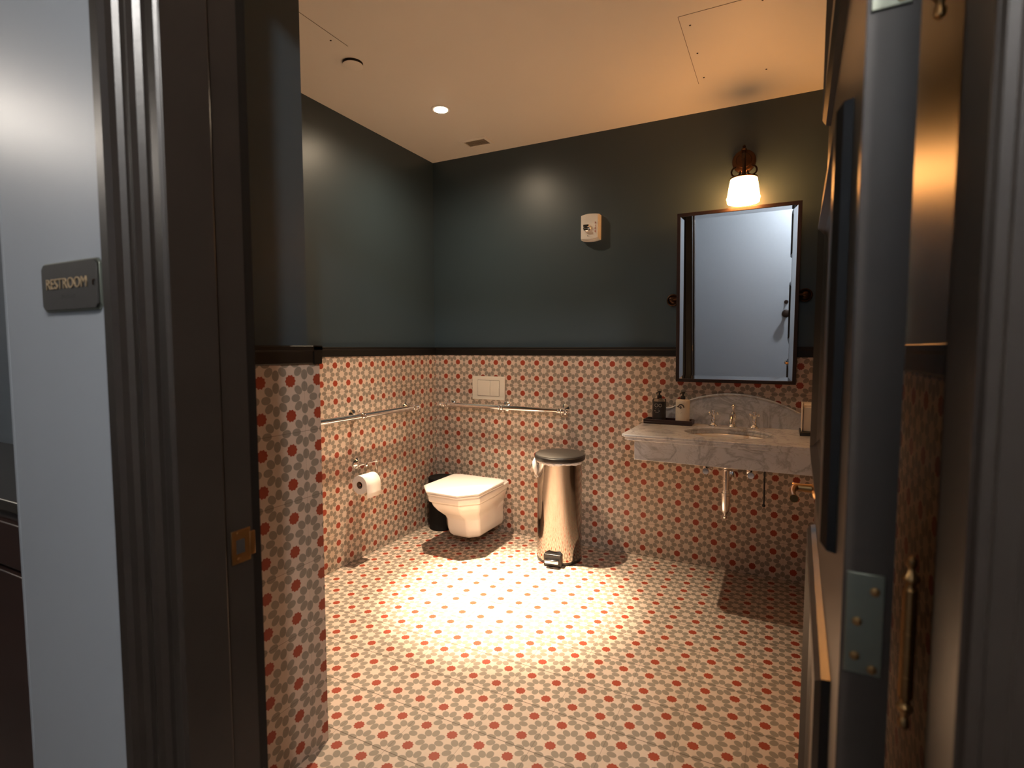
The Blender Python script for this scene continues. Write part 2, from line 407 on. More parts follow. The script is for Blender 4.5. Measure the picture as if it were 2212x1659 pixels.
# brass lever near the free edge
p0 = D @ Vector((0, L_-.06, .905))
e = lambda x, y, z: tuple(D @ Vector((x, L_-.06+y, .905+z)))
lv = B(); lv.lathe([(.026, 0), (.026, .003), (.022, .007), (.011, .010), (.009, .035), (.010, .048), (.009, .052)], e(0, 0, 0), Vector(e(-1, 0, 0))-Vector(e(0, 0, 0)), 24)
lv.tube([e(-.044, 0, 0), e(-.050, -.02, -.001), e(-.052, -.045, -.003), e(-.050, -.075, -.005), e(-.047, -.10, -.004)], [.0085, .0085, .0075, .0085, .0095])
lv.build('door_lever', M['brass'], door, smooth=True)
# strike plate on the left jamb rabbet
stp = thing('strike_plate', 'brass strike plate let into the dark left door jamb', 'strike plate', (OX0-.011, -2.57, .918))
b_ = B().box(OX0-.0118, OX0-.0095, -2.584, -2.549, .884, .940).box(OX0-.0118, OX0-.008, -2.551, -2.541, .892, .932)
b_.build('plate', M['brass'], stp, bevel=.0007)
B().box(OX0-.0100, OX0-.0093, -2.576, -2.560, .900, .924).build('latch_hole', M['dark_void'], stp)
for zz in (.890, .934): B().lathe([(.004, 0), (.0035, .0012), (.001, .0016)], (OX0-.0096, -2.571, zz), (1, 0, 0), 12).build('screw', M['brass'], stp, smooth=True)
# hall door opposite (seen only in the mirror)
dd = struct(B().box(.95, 2.33, -4.42, -4.40, 0, 2.45).build('door_2', M['hall_door'], bevel=.002))
kx, kz = 2.235, 1.10
B().lathe([(.046, 0), (.046, .006), (.034, .012), (.018, .018), (.017, .05), (.034, .064), (.044, .080), (.042, .098), (.02, .108)], (kx, -4.40, kz), (0, 1, 0), 24).build('door_knob', M['frame'], dd, smooth=True)
B().lathe([(.024, 0), (.024, .008), (.012, .010), (.012, .016)], (kx, -4.40, kz+.14), (0, 1, 0), 20).box(kx-.004, kx+.004, -4.384, -4.366, kz+.125, kz+.155).build('deadbolt_turn', M['frame'], dd, smooth=True)

# ------------------------------------------------------------------ RESTROOM sign on the hall wall
YW = DW1
sg = thing('restroom_sign', 'charcoal wall sign with raised gold letters beside the door casing', 'sign', (1.114, YW, 1.307))
x0, x1, z0, z1, c = 1.022, 1.2065, 1.307, 1.391, .008
poly = [(x0+c, z0), (x1-c, z0), (x1, z0+c), (x1, z1-c), (x1-c, z1), (x0+c, z1), (x0, z1-c), (x0, z0+c)]
B().prism(poly, lambda x, z: (x, YW, z), lambda x, z: (x, YW-.005, z)).build('back_plate', M['satin'], sg, bevel=.0006)
poly2 = [(1.114+(x-1.114)*.97, 1.349+(z-1.349)*.94) for x, z in poly]
B().prism(poly2, lambda x, z: (x, YW-.005, z), lambda x, z: (x, YW-.008, z)).build('face', M['signface'], sg, bevel=.0006)
RX = Matrix.Rotation(PI/2, 4, 'X')
text('lettering', 'RESTROOM', .0255, M['gold'], sg, Matrix.Translation((1.108, YW-.0085, 1.353)) @ RX, spacing=1.02)
text('small_letter', 'r', .020, M['bronze'], sg, Matrix.Translation((1.194, YW-.0085, 1.353)) @ RX)
bb = B()
for i, pat in enumerate([(1, 3, 5), (1, 5), (2, 3), (2, 3, 4), (1, 2, 3), (1, 3, 5), (1, 3, 5), (1, 3, 4)]):
    for d in pat: bb.ball((1.092+i*.0056+(.0023 if d > 3 else 0), YW-.008, 1.334-((d-1) % 3)*.0023), .0008, 8)
bb.build('braille_dots', M['signface'], sg)

# ------------------------------------------------------------------ niche cabinet at far left (hallway)
cb = thing('hallway_cabinet', 'dark wood cabinet with black stone top past the grey hall wall', 'cabinet', (.1, -2.41, 0))
B().box(-.9, .86, -2.575, -2.245, .08, .85).box(-.88, .84, -2.555, -2.25, 0, .08).build('body', M['cab'], cb, bevel=.003)
B().box(-.92, .862, -2.592, -2.243, .868, .895).build('counter_top', M['cabtop'], cb, bevel=.003)
for i in range(3):
    xa = -.88+i*.58
    d_ = B().box(xa, xa+.56, -2.590, -2.575, .12, .72).build('cabinet_door', M['cab'], cb, bevel=.003)
    r_ = B().box(xa, xa+.56, -2.590, -2.575, .735, .84).build('drawer', M['cab'], cb, bevel=.003)
B().box(-.90, .86, -2.580, -2.245, .85, .868).build('shadow_strip', M['black'], cb)

# ------------------------------------------------------------------ toilet
tl = thing('wall_hung_toilet', 'white wall-hung toilet with octagonal lid closed', 'toilet', (.435, 0, .05))
TX = .435
def octo(hx_, yf, ch, yb, z, chb=None, hb=None):
    chb = .02 if chb is None else chb; hb = hx_ if hb is None else hb
    P = [(TX-hb+chb, yb), (TX+hb-chb, yb), (TX+hb, yb-chb), (TX+hx_, (yb+yf)/2), (TX+hx_, yf+ch*1.05), (TX+hx_-ch*.95, yf), (TX-hx_+ch*.95, yf), (TX-hx_, yf+ch*1.05), (TX-hx_, (yb+yf)/2), (TX-hb, yb-chb)]
    return [(x, y, z) for x, y in P]
def resamp(sec, n=60, rnd=.0):
    P = [Vector(p) for p in sec]; L = [0]
    for i in range(len(P)): L.append(L[-1]+(P[(i+1) % len(P)]-P[i]).length)
    out = []
    for k in range(n):
        t = L[-1]*k/n; i = max(j for j in range(len(P)) if L[j] <= t+1e-9); q = (t-L[i])/(L[i+1]-L[i])
        out.append(tuple(P[i].lerp(P[(i+1) % len(P)], q)))
    return out
# rim block: crisp octagon
rim = [octo(.186, -.545, .092, -.001, .318, .03, .160), octo(.194, -.556, .094, -.001, .328, .03, .165), octo(.196, -.560, .095, -.001, .356, .03, .168), octo(.192, -.556, .094, -.001, .3615, .03, .164)]
B().loft(rim).build('rim', M['porc'], tl, bevel=.004, seg=3)
bowl = [octo(.183, -.540, .090, -.001, .3185, .03, .158), octo(.176, -.525, .086, -.001, .290, .03, .150), octo(.160, -.497, .080, -.001, .258, .02, .134), octo(.142, -.462, .070, -.001, .230, .02, .126),
        octo(.130, -.425, .060, -.001, .205, .02, .124), octo(.125, -.408, .058, -.001, .180, .02, .123), octo(.123, -.400, .058, -.001, .120, .02, .122), octo(.119, -.388, .056, -.001, .085, .02, .120), octo(.104, -.362, .050, -.001, .062, .02, .112)]
B().loft(bowl).build('bowl', M['porc'], tl, bevel=.010, seg=3)
seat = [octo(.190, -.566, .093, -.125, .3635, .030), octo(.194, -.570, .094, -.122, .366, .030), octo(.194, -.570, .094, -.122, .3735, .030), octo(.190, -.566, .093, -.125, .3755, .030)]
B().loft(seat).build('seat', M['seat'], tl, bevel=.002)
lid = [octo(.188, -.564, .093, -.130, .3785, .030), octo(.199, -.578, .096, -.122, .3805, .032), octo(.199, -.578, .096, -.122, .3915, .032), octo(.190, -.568, .092, -.130, .3985, .030), octo(.150, -.520, .075, -.16, .4015, .03)]
B().loft(lid).build('lid', M['seat'], tl, bevel=.003, seg=3)
for sx_ in (-1, 1):
    B().box(TX+sx_*.10-.022, TX+sx_*.10+.022, -.122, -.080, .361, .386).build('hinge_block', M['seat'], tl, bevel=.004)
# side fixing recess covers
for sx_ in (-1, 1):
    B().loft([[(TX+sx_*.118, -.12, .19), (TX+sx_*.118, -.03, .30), (TX+sx_*.118, -.02, .20)], [(TX+sx_*.1275, -.118, .195), (TX+sx_*.1275, -.034, .292), (TX+sx_*.1275, -.024, .205)]]).build('side_facet', M['porc'], tl, bevel=.002)

# flush plate
fp = thing('flush_plate', 'ivory dual flush plate on the tiled wall above the toilet', 'flush plate', (.4366, 0, .8973))
X0, X1, Z0, Z1 = .3113, .5619, .8973, 1.0558; W_, h_ = X1-X0, Z1-Z0
B().box(X0, X1, -.012, 0, Z0, Z1).build('frame', M['ivory'], fp, bevel=.004, seg=3)
B().box(X0+.17*W_, X0+.84*W_, -.0125, -.011, Z0+.16*h_, Z0+.84*h_).build('button_gap', M['gap'], fp)
B().box(X0+.178*W_, X0+.553*W_, -.0155, -.012, Z0+.175*h_, Z0+.83*h_).build('button', M['ivory'], fp, bevel=.0015)
B().box(X0+.561*W_, X0+.832*W_, -.0155, -.012, Z0+.175*h_, Z0+.83*h_).build('button', M['ivory'], fp, bevel=.0015)

# grab bars
def grab(name, P, label, posts, a0, a1, zb, off):
    # P maps (along, out, z) -> world
    g = thing(name, label, 'grab bar', P((a0+a1)/2, 0, zb))
    B().cyl(P(a0, off, zb), P(a1, off, zb), .016, n=28).build('bar', M['chrome'], g, smooth=True)
    V = lambda *a: Vector(P(*a))
    for a in posts:
        b_ = B(); ax = V(a, 1, zb)-V(a, 0, zb)
        b_.lathe([(.033, 0), (.033, .004), (.028, .009), (.015, .013), (.010, .018), (.009, .040), (.013, .046), (.013, .052), (.009, .055), (.009, .062)], P(a, 0, zb), ax, 28)
        for da in (-.014, .014):
            b_.lathe([(.0165, 0), (.0215, .002), (.0215, .007), (.0165, .009)], V(a+da, off, zb)-(V(a+1, off, zb)-V(a, off, zb))*.0045, V(a+1, off, zb)-V(a, off, zb), 28, caps=False)
        b_.lathe([(.0162, -.012), (.0195, -.008), (.0205, 0), (.0195, .008), (.0162, .012)], P(a, off, zb), V(a+1, off, zb)-V(a, off, zb), 28, caps=False)
        # small cross spokes with beads around the post
        for dz in (-.026, .026): b_.cyl(P(a, off-.022, zb), P(a, off-.022, zb+dz), .004, n=10); b_.ball(P(a, off-.022, zb+dz), .0065, 12)
        for da in (-.026, .026): b_.cyl(P(a, off-.022, zb), P(a+da, off-.022, zb), .004, n=10); b_.ball(P(a+da, off-.022, zb), .0065, 12)
        b_.build('post', M['chrome'], g, smooth=True)
    for a, s_ in ((a0, -1), (a1, 1)):
        B().lathe([(.0165, 0), (.019, .002), (.019, .006), (.011, .010), (.009, .014), (.013, .019), (.014, .024), (.011, .029), (.004, .033)], P(a, off, zb), V(a+s_, off, zb)-V(a, off, zb), 24).build('end_finial', M['chrome'], g, smooth=True)
grab('grab_bar', lambda a, o, z: (a, -o, z), 'chrome grab bar on the back wall under the flush plate', (.135, .570, .985), .112, 1.005, .858, .075)
grab('grab_bar', lambda a, o, z: (o, -a, z), 'chrome grab bar on the left wall above the toilet roll', (.345, .835, 1.30), .325, 1.325, .860, .075)

# toilet roll holder + roll
hd = thing('toilet_roll_holder', 'chrome toilet roll holder with round rosette on the left wall', 'toilet roll holder', (0, -.805, .574))
b_ = B().lathe([(.034, 0), (.034, .004), (.030, .008), (.024, .010), (.020, .014), (.011, .016), (.009, .030), (.009, .062), (.012, .068), (.011, .078), (.004, .083)], (0, -.805, .574), (1, 0, 0), 28)
b_.build('rosette', M['chrome'], hd, smooth=True)
B().cyl((.066, -.855, .580), (.066, -.715, .578), .0055, n=14).ball((.066, -.858, .580), .009, 14).ball((.066, -.712, .578), .009, 14).build('cross_rod', M['chrome'], hd, smooth=True)
B().tube([(.066, -.722, .578), (.070, -.716, .54), (.078, -.714, .50), (.080, -.716, .475), (.080, -.73, .468), (.080, -.80, .468), (.080, -.865, .468)], .0042).build('hanging_arm', M['chrome'], hd, smooth=True)
tr = thing('toilet_roll', 'white toilet roll hanging from the chrome holder with its end down', 'toilet roll', (.080, -.805, .415))
RR, RC = .054, (.080, .468)
ya, yb_ = -.872, -.755
prof = [(.021, 0), (.0535, 0), (.054, .001), (.054, yb_-ya-.001), (.0535, yb_-ya), (.021, yb_-ya)]
rb = B(); rb.lathe(prof, (RC[0], ya, RC[1]), (0, 1, 0), 48, caps=False)
rb.build('paper', M['paper'], tr, smooth=True)
rb = B(); rb.lathe([(.0195, .001), (.021, .001), (.021, yb_-ya-.001), (.0195, yb_-ya-.001), (.0195, .001)], (RC[0], ya, RC[1]), (0, 1, 0), 32, caps=False)
rb.build('cardboard_core', M['card'], tr, smooth=True)
sh = []
for k in range(9):
    t = -PI/3+PI/3*k/8; sh.append((RC[0]+.0548*math.cos(-t), RC[1]+.0548*math.sin(-t)))
sh += [(RC[0]+.0548, RC[1]-.02), (RC[0]+.0552, RC[1]-.045), (RC[0]+.0545, RC[1]-.072)]
sheet = B()
vs = [(x, y, z) for (x, z) in sh for y in (ya+.0015, yb_-.0015)]
fs = [(2*i, 2*i+1, 2*i+3, 2*i+2) for i in range(len(sh)-1)]
sheet.add(vs, fs); so = sheet.build('loose_sheet', M['paper'], tr, smooth=True)
md = so.modifiers.new('t', 'SOLIDIFY'); md.thickness = .0006

# ------------------------------------------------------------------ pedal bin
BX, BY = 1.050, -.245
pb = thing('pedal_bin', 'tall polished steel pedal bin with grey lid and bag edge showing', 'waste bin', (BX, BY, 0))
B().lathe([(.126, .008), (.1305, .012), (.1315, .03), (.1315, .585), (.1335, .590), (.1335, .597)], (BX, BY, 0), n=72).build('body', M['steel'], pb, smooth=True)
B().lathe([(.128, 0), (.1325, .002), (.1325, .016), (.129, .019)], (BX, BY, 0), n=64).build('base_ring', M['black'], pb, smooth=True)
B().lathe([(.134, .596), (.1475, .599), (.149, .604), (.149, .618), (.146, .622)], (BX, BY, 0), n=72).build('lid_rim', M['black'], pb, smooth=True)
B().lathe([(.145, .620), (.143, .627), (.132, .632), (.10, .6345), (.02, .636)], (BX, BY, 0), n=72).build('lid', M['lid'], pb, smooth=True)
# crumpled bag edge around the rim
vs, fs = [], []; n_ = 160
for i in range(n_):
    t = 2*PI*i/n_; wv = .0022*math.sin(23*t)+.0018*math.sin(41*t+1)+random.uniform(-.0008, .0008)
    zl = .5795+.003*math.sin(5*t)+.0015*math.sin(17*t)
    for (r_, z_) in ((.1345, .597), (.1385+wv, .592), (.1375-wv, .586), (.1345+wv*.5, zl)):
        vs.append((BX+r_*math.cos(t), BY+r_*math.sin(t), z_))
for i in range(n_):
    k = (i+1) % n_
    for j in range(3): fs.append((i*4+j, k*4+j, k*4+j+1, i*4+j+1))
B().add(vs, fs).build('bag_edge', M['bag'], pb, smooth=True, angle=80)
# knotted bag tail hanging at the left
ta = math.radians(208); cx_, cy_ = BX+.139*math.cos(ta), BY+.139*math.sin(ta)
B().tube([(cx_-.006, cy_, .600), (cx_-.010, cy_-.004, .578), (cx_-.006, cy_-.004, .545), (cx_-.001, cy_-.003, .520), (cx_+.001, cy_-.002, .500)], [.006, .013, .016, .011, .004], 14).build('bag_tail', M['bag'], pb, smooth=True)
lp = [(cx_+.001+.010*math.cos(t), cy_-.003, .498+.012*math.sin(t)) for t in [PI*1.0+PI*k/10 for k in range(11)]]
B().tube(lp, .0028, 8).build('bag_loop', M['bag'], pb, smooth=True)
# pedal, turned toward the viewer's left
pa = math.radians(277); PX = Matrix.Translation((BX, BY, 0)) @ Matrix.Rotation(pa, 4, 'Z')
pd = B().box(.112, .158, -.052, .052, .004, .074, X=PX)
pd.build('pedal_housing', M['black'], pb, bevel=.006, seg=3)
B().box(.154, .182, -.040, .040, .028, .050, X=PX).build('pedal', M['chrome'], pb, bevel=.005, seg=3)

# black canister behind the toilet
cn = thing('black_canister', 'black round canister standing on the floor in the corner behind the toilet', 'canister', (.120, -.115, 0))
B().lathe([(.080, 0), (.084, .003), (.088, .30), (.0885, .345)], (.120, -.115, 0), n=48).build('body', M['mattblack'], cn, smooth=True)
B().lathe([(.0885, .345), (.0895, .349), (.086, .358), (.03, .363)], (.120, -.115, 0), n=48).build('lid', M['mattblack'], cn, smooth=True)

# ------------------------------------------------------------------ marble washstand
CX0, CX1, CYF, CZ = 1.497, RW-.002, -.562, .820
vy = thing('marble_washstand', 'wall-mounted grey veined marble washstand with arched backsplash', 'washstand', ((CX0+CX1)/2, 0, .69))
def slab(b_, x0, x1, yf, z0, z1, ell, n=64):
    cx, cy, ax, ay = ell
    bm = bmesh.new()
    out = [(x0, -.001), (x0, yf+.02), (x0+.02, yf), (x1, yf), (x1, -.001)]
    ov = [bm.verts.new((x, y, z1)) for x, y in out]; iv = [bm.verts.new((cx+ax*math.cos(2*PI*i/n), cy+ay*math.sin(2*PI*i/n), z1)) for i in range(n)]
    es = [bm.edges.new((ov[i], ov[(i+1) % len(ov)])) for i in range(len(ov))]+[bm.edges.new((iv[i], iv[(i+1) % n])) for i in range(n)]
    r = bmesh.ops.triangle_fill(bm, use_beauty=True, use_dissolve=False, edges=es)
    faces = [f for f in r['geom'] if isinstance(f, bmesh.types.BMFace)]
    e_ = bmesh.ops.extrude_face_region(bm, geom=faces)
    for v in e_['geom']:
        if isinstance(v, bmesh.types.BMVert): v.co.z = z0
    bm.verts.index_update(); vs = [tuple(v.co) for v in bm.verts]; fs = [tuple(v.index for v in f.verts) for f in bm.faces]; bm.free()
    b_.add(vs, fs)
ELL = (1.968, -.285, .205, .165)
b_ = B(); slab(b_, CX0, CX1, CYF, CZ-.014, CZ, ELL); b_.build('counter_top', M['marble'], vy, bevel=.004, seg=3)
b_ = B(); slab(b_, CX0+.012, CX1, CYF+.012, CZ-.030, CZ-.014, ELL); b_.build('counter_underlip', M['marble'], vy, bevel=.003)
AX0 = 1.556
b_ = B().box(AX0, CX1, -.522, -.500, .690, CZ-.030).build('front_apron', M['marble'], vy, bevel=.0025)
b_ = B().box(AX0, AX0+.020, -.500, -.001, .690, CZ-.030).build('side_apron', M['marble'], vy, bevel=.0025)
# arched backsplash
bx0, bx1, bc = 1.535, RW-.002, 1.968
def top(x):
    d = abs(x-bc)
    if d < .30: return .9985-.075*(d/.30)**2*1.0
    if d < .345:
        t = (d-.30)/.045; return .9235-.018*t*(2-t)
    return .9055
def arch(off):
    pts = []
    n_ = 72
    for i in range(n_+1):
        x = bx1+(bx0-bx1)*i/n_; pts.append((x, top(x)-off))
    return pts
b_ = B(); poly = [(bx0, CZ), (bx1, CZ)]+arch(0)
b_.prism(poly, lambda x, z: (x, -.002, z), lambda x, z: (x, -.014, z))
b_.build('backsplash', M['marble'], vy)
b_ = B(); secs = []
for (x, z) in arch(0):
    secs.append([(x, -.014, z), (x, -.018, z-.001), (x, -.020, z-.005), (x, -.018, z-.010), (x, -.0145, z-.013), (x, -.0135, z-.006)])
b_.loft(secs).build('backsplash_moulding', M['marble'], vy, smooth=True, angle=50)
# basin
pr = []
for k in range(15):
    a = PI/2*k/14; pr.append((max(.0, math.cos(a)), math.sin(a)))
secs = []
n_ = 64
for o_, dz in ((0.0, 0),):
    for c_, s_ in pr:
        cc = max(c_, .10)**.75
        secs.append([(ELL[0]+(ELL[2]+.004)*cc*math.cos(2*PI*i/n_), ELL[1]+(ELL[3]+.004)*cc*math.sin(2*PI*i/n_), CZ-.031-.145*s_) for i in range(n_)])
bo = B().loft(secs, caps=False).build('basin', M['porc'], vy, smooth=True, angle=80)
md = bo.modifiers.new('t', 'SOLIDIFY'); md.thickness = .012; md.offset = -1
B().lathe([(.034, 0), (.030, .003), (.012, .004)], (ELL[0], ELL[1], CZ-.177), n=28).build('drain', M['chrome'], vy, smooth=True)

# faucet: widespread cross handles and spout
FZ = CZ
fc = thing('basin_faucet', 'chrome widespread faucet with two cross handles on the marble counter', 'faucet', (1.975, -.055, FZ))
def handle(x, y):
    b_ = B().lathe([(.025, 0), (.0255, .003), (.024, .008), (.017, .014), (.012, .020), (.010, .030), (.0115, .036), (.009, .044), (.008, .052), (.011, .058), (.010, .066), (.008, .070)], (x, y, FZ), n=32)
    hb = b_.build('handle', M['chrome'], fc, smooth=True)
    c_ = B()
    for k in range(4):
        a = PI/4+PI/2*k+.15; dx, dy = math.cos(a), math.sin(a)
        c_.cyl((x, y, FZ+.068), (x+.025*dx, y+.025*dy, FZ+.070), .0045, .0035, 12); c_.ball((x+.028*dx, y+.028*dy, FZ+.070), .0066, 14)
    c_.lathe([(.011, .060), (.0125, .066), (.011, .074), (.006, .077), (.006, .080), (.0095, .083), (.009, .088), (.003, .091)], (x, y, FZ), n=24)
    c_.build('cross', M['chrome'], hb, smooth=True)
handle(1.876, -.062); handle(2.080, -.060)
sx_, sy_ = 1.974, -.060
B().lathe([(.026, 0), (.0265, .003), (.024, .008), (.018, .014), (.0145, .022), (.014, .034), (.018, .042), (.020, .054), (.018, .066), (.012, .078), (.007, .086), (.006, .098), (.0085, .104), (.0105, .110), (.010, .116), (.004, .121)], (sx_, sy_, FZ), n=32).build('spout_column', M['chrome'], fc, smooth=True)
B().tube([(sx_, sy_-.004, FZ+.052), (sx_, sy_-.03, FZ+.066), (sx_, sy_-.06, FZ+.070), (sx_, sy_-.09, FZ+.062), (sx_, sy_-.108, FZ+.046), (sx_, sy_-.112, FZ+.030)], [.012, .011, .010, .010, .011, .0125], 18).build('spout', M['chrome'], fc, smooth=True)

# plumbing under the basin
pt = thing('bottle_trap', 'chrome drain pipe and bottle trap hanging below the basin', 'drain trap', (1.966, -.285, .36))
tx, ty = 1.967, -.285
B().lathe([(.030, .640), (.024, .633), (.015, .628), (.015, .590), (.0185, .588), (.0185, .578), (.015, .576), (.015, .530), (.019, .528), (.019, .516), (.015, .514)][::-1], (tx, ty, 0), n=24).build('tailpiece', M['chrome'], pt, smooth=True)
B().lathe([(.004, .380), (.010, .384), (.011, .392), (.007, .398), (.008, .404), (.017, .416), (.020, .430), (.021, .470), (.021, .500), (.024, .503), (.024, .514), (.015, .518)], (tx, ty, 0), n=24).build('trap_bottle', M['chrome'], pt, smooth=True)
B().cyl((tx, ty, .540), (tx, -.006, .540), .0115, n=18).lathe([(.030, 0), (.028, .004), (.013, .008)], (tx, 0, .540), (0, -1, 0), 24).build('waste_pipe', M['chrome'], pt, smooth=True)
def stop(x, z, label, mat='chrome'):
    v = thing('angle_valve', label, 'valve', (x, 0, z))
    B().lathe([(.026, 0), (.025, .003), (.010, .007), (.008, .012), (.008, .050), (.0125, .052), (.0125, .075)], (x, 0, z), (0, -1, 0), 20).build('valve_body', M[mat], v, smooth=True)
    B().lathe([(.006, .075), (.006, .084), (.017, .086), (.019, .092), (.016, .098)], (x, 0, z), (0, -1, 0), 20).build('valve_handle', M[mat], v, smooth=True)
    B().tube([(x, -.062, z+.010), (x, -.064, z+.04), (x+.005, -.075, z+.08), (x+.012, -.085, z+.12), (x+.014, -.088, z+.21)], .0055, 10).build('supply_hose', M['black'], v, smooth=True)
stop(1.846, .572, 'chrome angle valve under the basin, left of the drain trap')
stop(2.072, .572, 'chrome angle valve under the basin, right of the drain trap')
rd = thing('hanging_rod', 'thin black rod with ball end hanging below the counter', 'rod', (2.141, -.25, .46))
B().cyl((2.141, -.25, .462), (2.141, -.25, .789), .0042, n=12).ball((2.141, -.25, .462), .0085, 14).build('rod', M['black'], rd, smooth=True)

# ------------------------------------------------------------------ things on the counter
ty_ = thing('soap_tray', 'dark red-brown wooden tray under the two pump bottles', 'tray', (1.640, -.075, CZ))
B().box(1.509, 1.772, -.128, -.022, CZ+.0005, CZ+.012).build('tray_base', M['wood'], ty_, bevel=.002)
for (a, b1, c1, d1) in ((1.509, 1.772, -.128, -.120), (1.509, 1.772, -.030, -.022), (1.509, 1.517, -.120, -.030), (1.764, 1.772, -.120, -.030)):
    B().box(a, b1, c1, d1, CZ+.012, CZ+.026).build('tray_side', M['wood'], ty_, bevel=.0015)
def bottle(x, y, body, labelmat, label, dark):
    z = CZ+.0125; H_ = .128; R_ = .0375
    t = thing('pump_bottle', label, 'bottle', (x, y, z))
    B().lathe([(R_-.004, 0), (R_, .004), (R_, H_-.006), (R_-.003, H_-.001), (.012, H_), (.012, H_+.002)], (x, y, z), n=40).build('bottle_body', M[body], t, smooth=True)
    # wrap label on the front (facing the room)
    f0 = math.radians(-90-8)
    secs = [[], []]
    nseg = 28; span = math.radians(172 if dark else 120)
    vs, fs = [], []
    for i in range(nseg+1):
        a = f0-span/2+span*i/nseg
        for zz in (z+.008, z+H_-.014): vs.append((x+(R_+.0006)*math.cos(a), y+(R_+.0006)*math.sin(a), zz))
    for i in range(nseg): fs.append((2*i, 2*i+2, 2*i+3, 2*i+1))
    B().add(vs, fs).build('label', M[labelmat], t, smooth=True)
    def curved(pts, r, name, mat, closed=False):
        P = [(x+(R_+.0011)*math.cos(f0+u/R_), y+(R_+.0011)*math.sin(f0+u/R_), z+v) for u, v in pts]
        B().tube(P, r, 6, closed=closed).build(name, mat, t)
    ink = M['ivory'] if dark else M['ink']
    ln = M['ink_grey'] if dark else M['ink_grey']
    if dark:
        for cu, rr in ((-.004, .009), (.017, .008)):
            curved([(cu+rr*math.cos(2*PI*k/16), .092+rr*math.sin(2*PI*k/16)) for k in range(16)], .0013, 'emblem', M['ink_grey'], True)
        curved([(-.014, .061), (.014, .061)], .0014, 'text_line', M['ivory'])
        curved([(-.009, .053), (.009, .053)], .0009, 'text_line', ln)
        curved([(-.010, .073), (.010, .073)], .0007, 'text_line', ln)
    else:
        curved([(.002+.015*math.cos(a), .086+.017*math.sin(a)) for a in [PI*k/12 for k in range(13)]], .0030, 'emblem', ink)
        curved([(-.006, .088), (.001, .092), (.004, .084), (-.002, .082)], .0026, 'emblem', ink, True)
        curved([(-.022, .090), (-.018, .092)], .0030, 'emblem', ink)
        curved([(-.018, .060), (.008, .060)], .0008, 'text_line', ln)
        curved([(-.014, .054), (.004, .054)], .0006, 'text_line', ln)
    pm = B().lathe([(.0130, 0), (.0135, .003), (.0125, .016), (.0080, .018), (.0045, .020), (.0045, .030), (.0100, .031), (.0110, .038), (.0090, .041)], (x, y, z+H_+.002), n=24)
    pm.tube([(x, y, z+H_+.038), (x-.004, y-.012, z+H_+.038), (x-.009, y-.026, z+H_+.035), (x-.010, y-.030, z+H_+.030)], [.0055, .0045, .0035, .003], 10)
    pm.build('pump', M['black'], t, smooth=True)
bottle(1.588, -.082, 'clear', 'label_black', 'pump bottle with a black label, left one on the tray', True)
bottle(1.716, -.082, 'cream_bottle', 'cream_bottle', 'cream pump bottle with a dark emblem, right one on the tray', False)

nh = thing('towel_holder', 'black tray with upright cream box of paper towels at the counter end', 'paper towel holder', (2.345, -.15, CZ))
B().box(2.289, 2.420, -.225, -.070, CZ+.0005, CZ+.019).build('tray_base', M['black'], nh, bevel=.002)
nb = B().box(2.296, 2.300, -.205, -.080, CZ+.019, .974).box(2.300, 2.414, -.084, -.080, CZ+.019, .974).box(2.410, 2.414, -.205, -.084, CZ+.019, .974)
nb.build('holder_box', M['towel'], nh, bevel=.001)
for k in range(9):
    y1 = -.090-.0125*k
    B().box(2.302+random.uniform(0, .003), 2.408, y1-.0115, y1, CZ+.019, .966+random.uniform(-.006, .004)).build('folded_towel', M['towel'], nh, bevel=.003)

# ------------------------------------------------------------------ tilting mirror
MX0, MX1, MZ0, MZ1 = 1.6665, 2.2690, 1.0555, 1.978
mzc = (MZ0+MZ1)/2
mr = thing('tilting_mirror', 'tall rectangular mirror with thin dark metal frame above the washstand', 'mirror', ((MX0+MX1)/2, 0, mzc))
TILT = math.radians(3.8)
X = Matrix.Translation(((MX0+MX1)/2, -.050, mzc)) @ Matrix.Rotation(TILT, 4, 'X')     # top leans into the room
hw, hh = (MX1-MX0)/2, (MZ1-MZ0)/2
fw_ = .018
def ring(b_, w0, h0, w1, h1, y0, y1):
    P = lambda w_, h__, y: [tuple(X @ Vector(v)) for v in ((-w_, y, -h__), (w_, y, -h__), (w_, y, h__), (-w_, y, h__))]
    b_.loft([P(w0, h0, y1), P(w0, h0, y0), P(w1, h1, y0), P(w1, h1, y1), P(w0, h0, y1)], caps=False)
b_ = B(); ring(b_, hw, hh, hw-fw_, hh-fw_, -.014, .012); b_.build('frame', M['frame'], mr, bevel=.002)
B().box(-hw+.002, hw-.002, .008, .012, -hh+.002, hh-.002, X=X).build('backing', M['black'], mr)
gw, gh = hw-fw_+.001, hh-fw_+.001; bv = .020
P = lambda w_, h__, y: [tuple(X @ Vector(v)) for v in ((-w_, y, -h__), (w_, y, -h__), (w_, y, h__), (-w_, y, h__))]
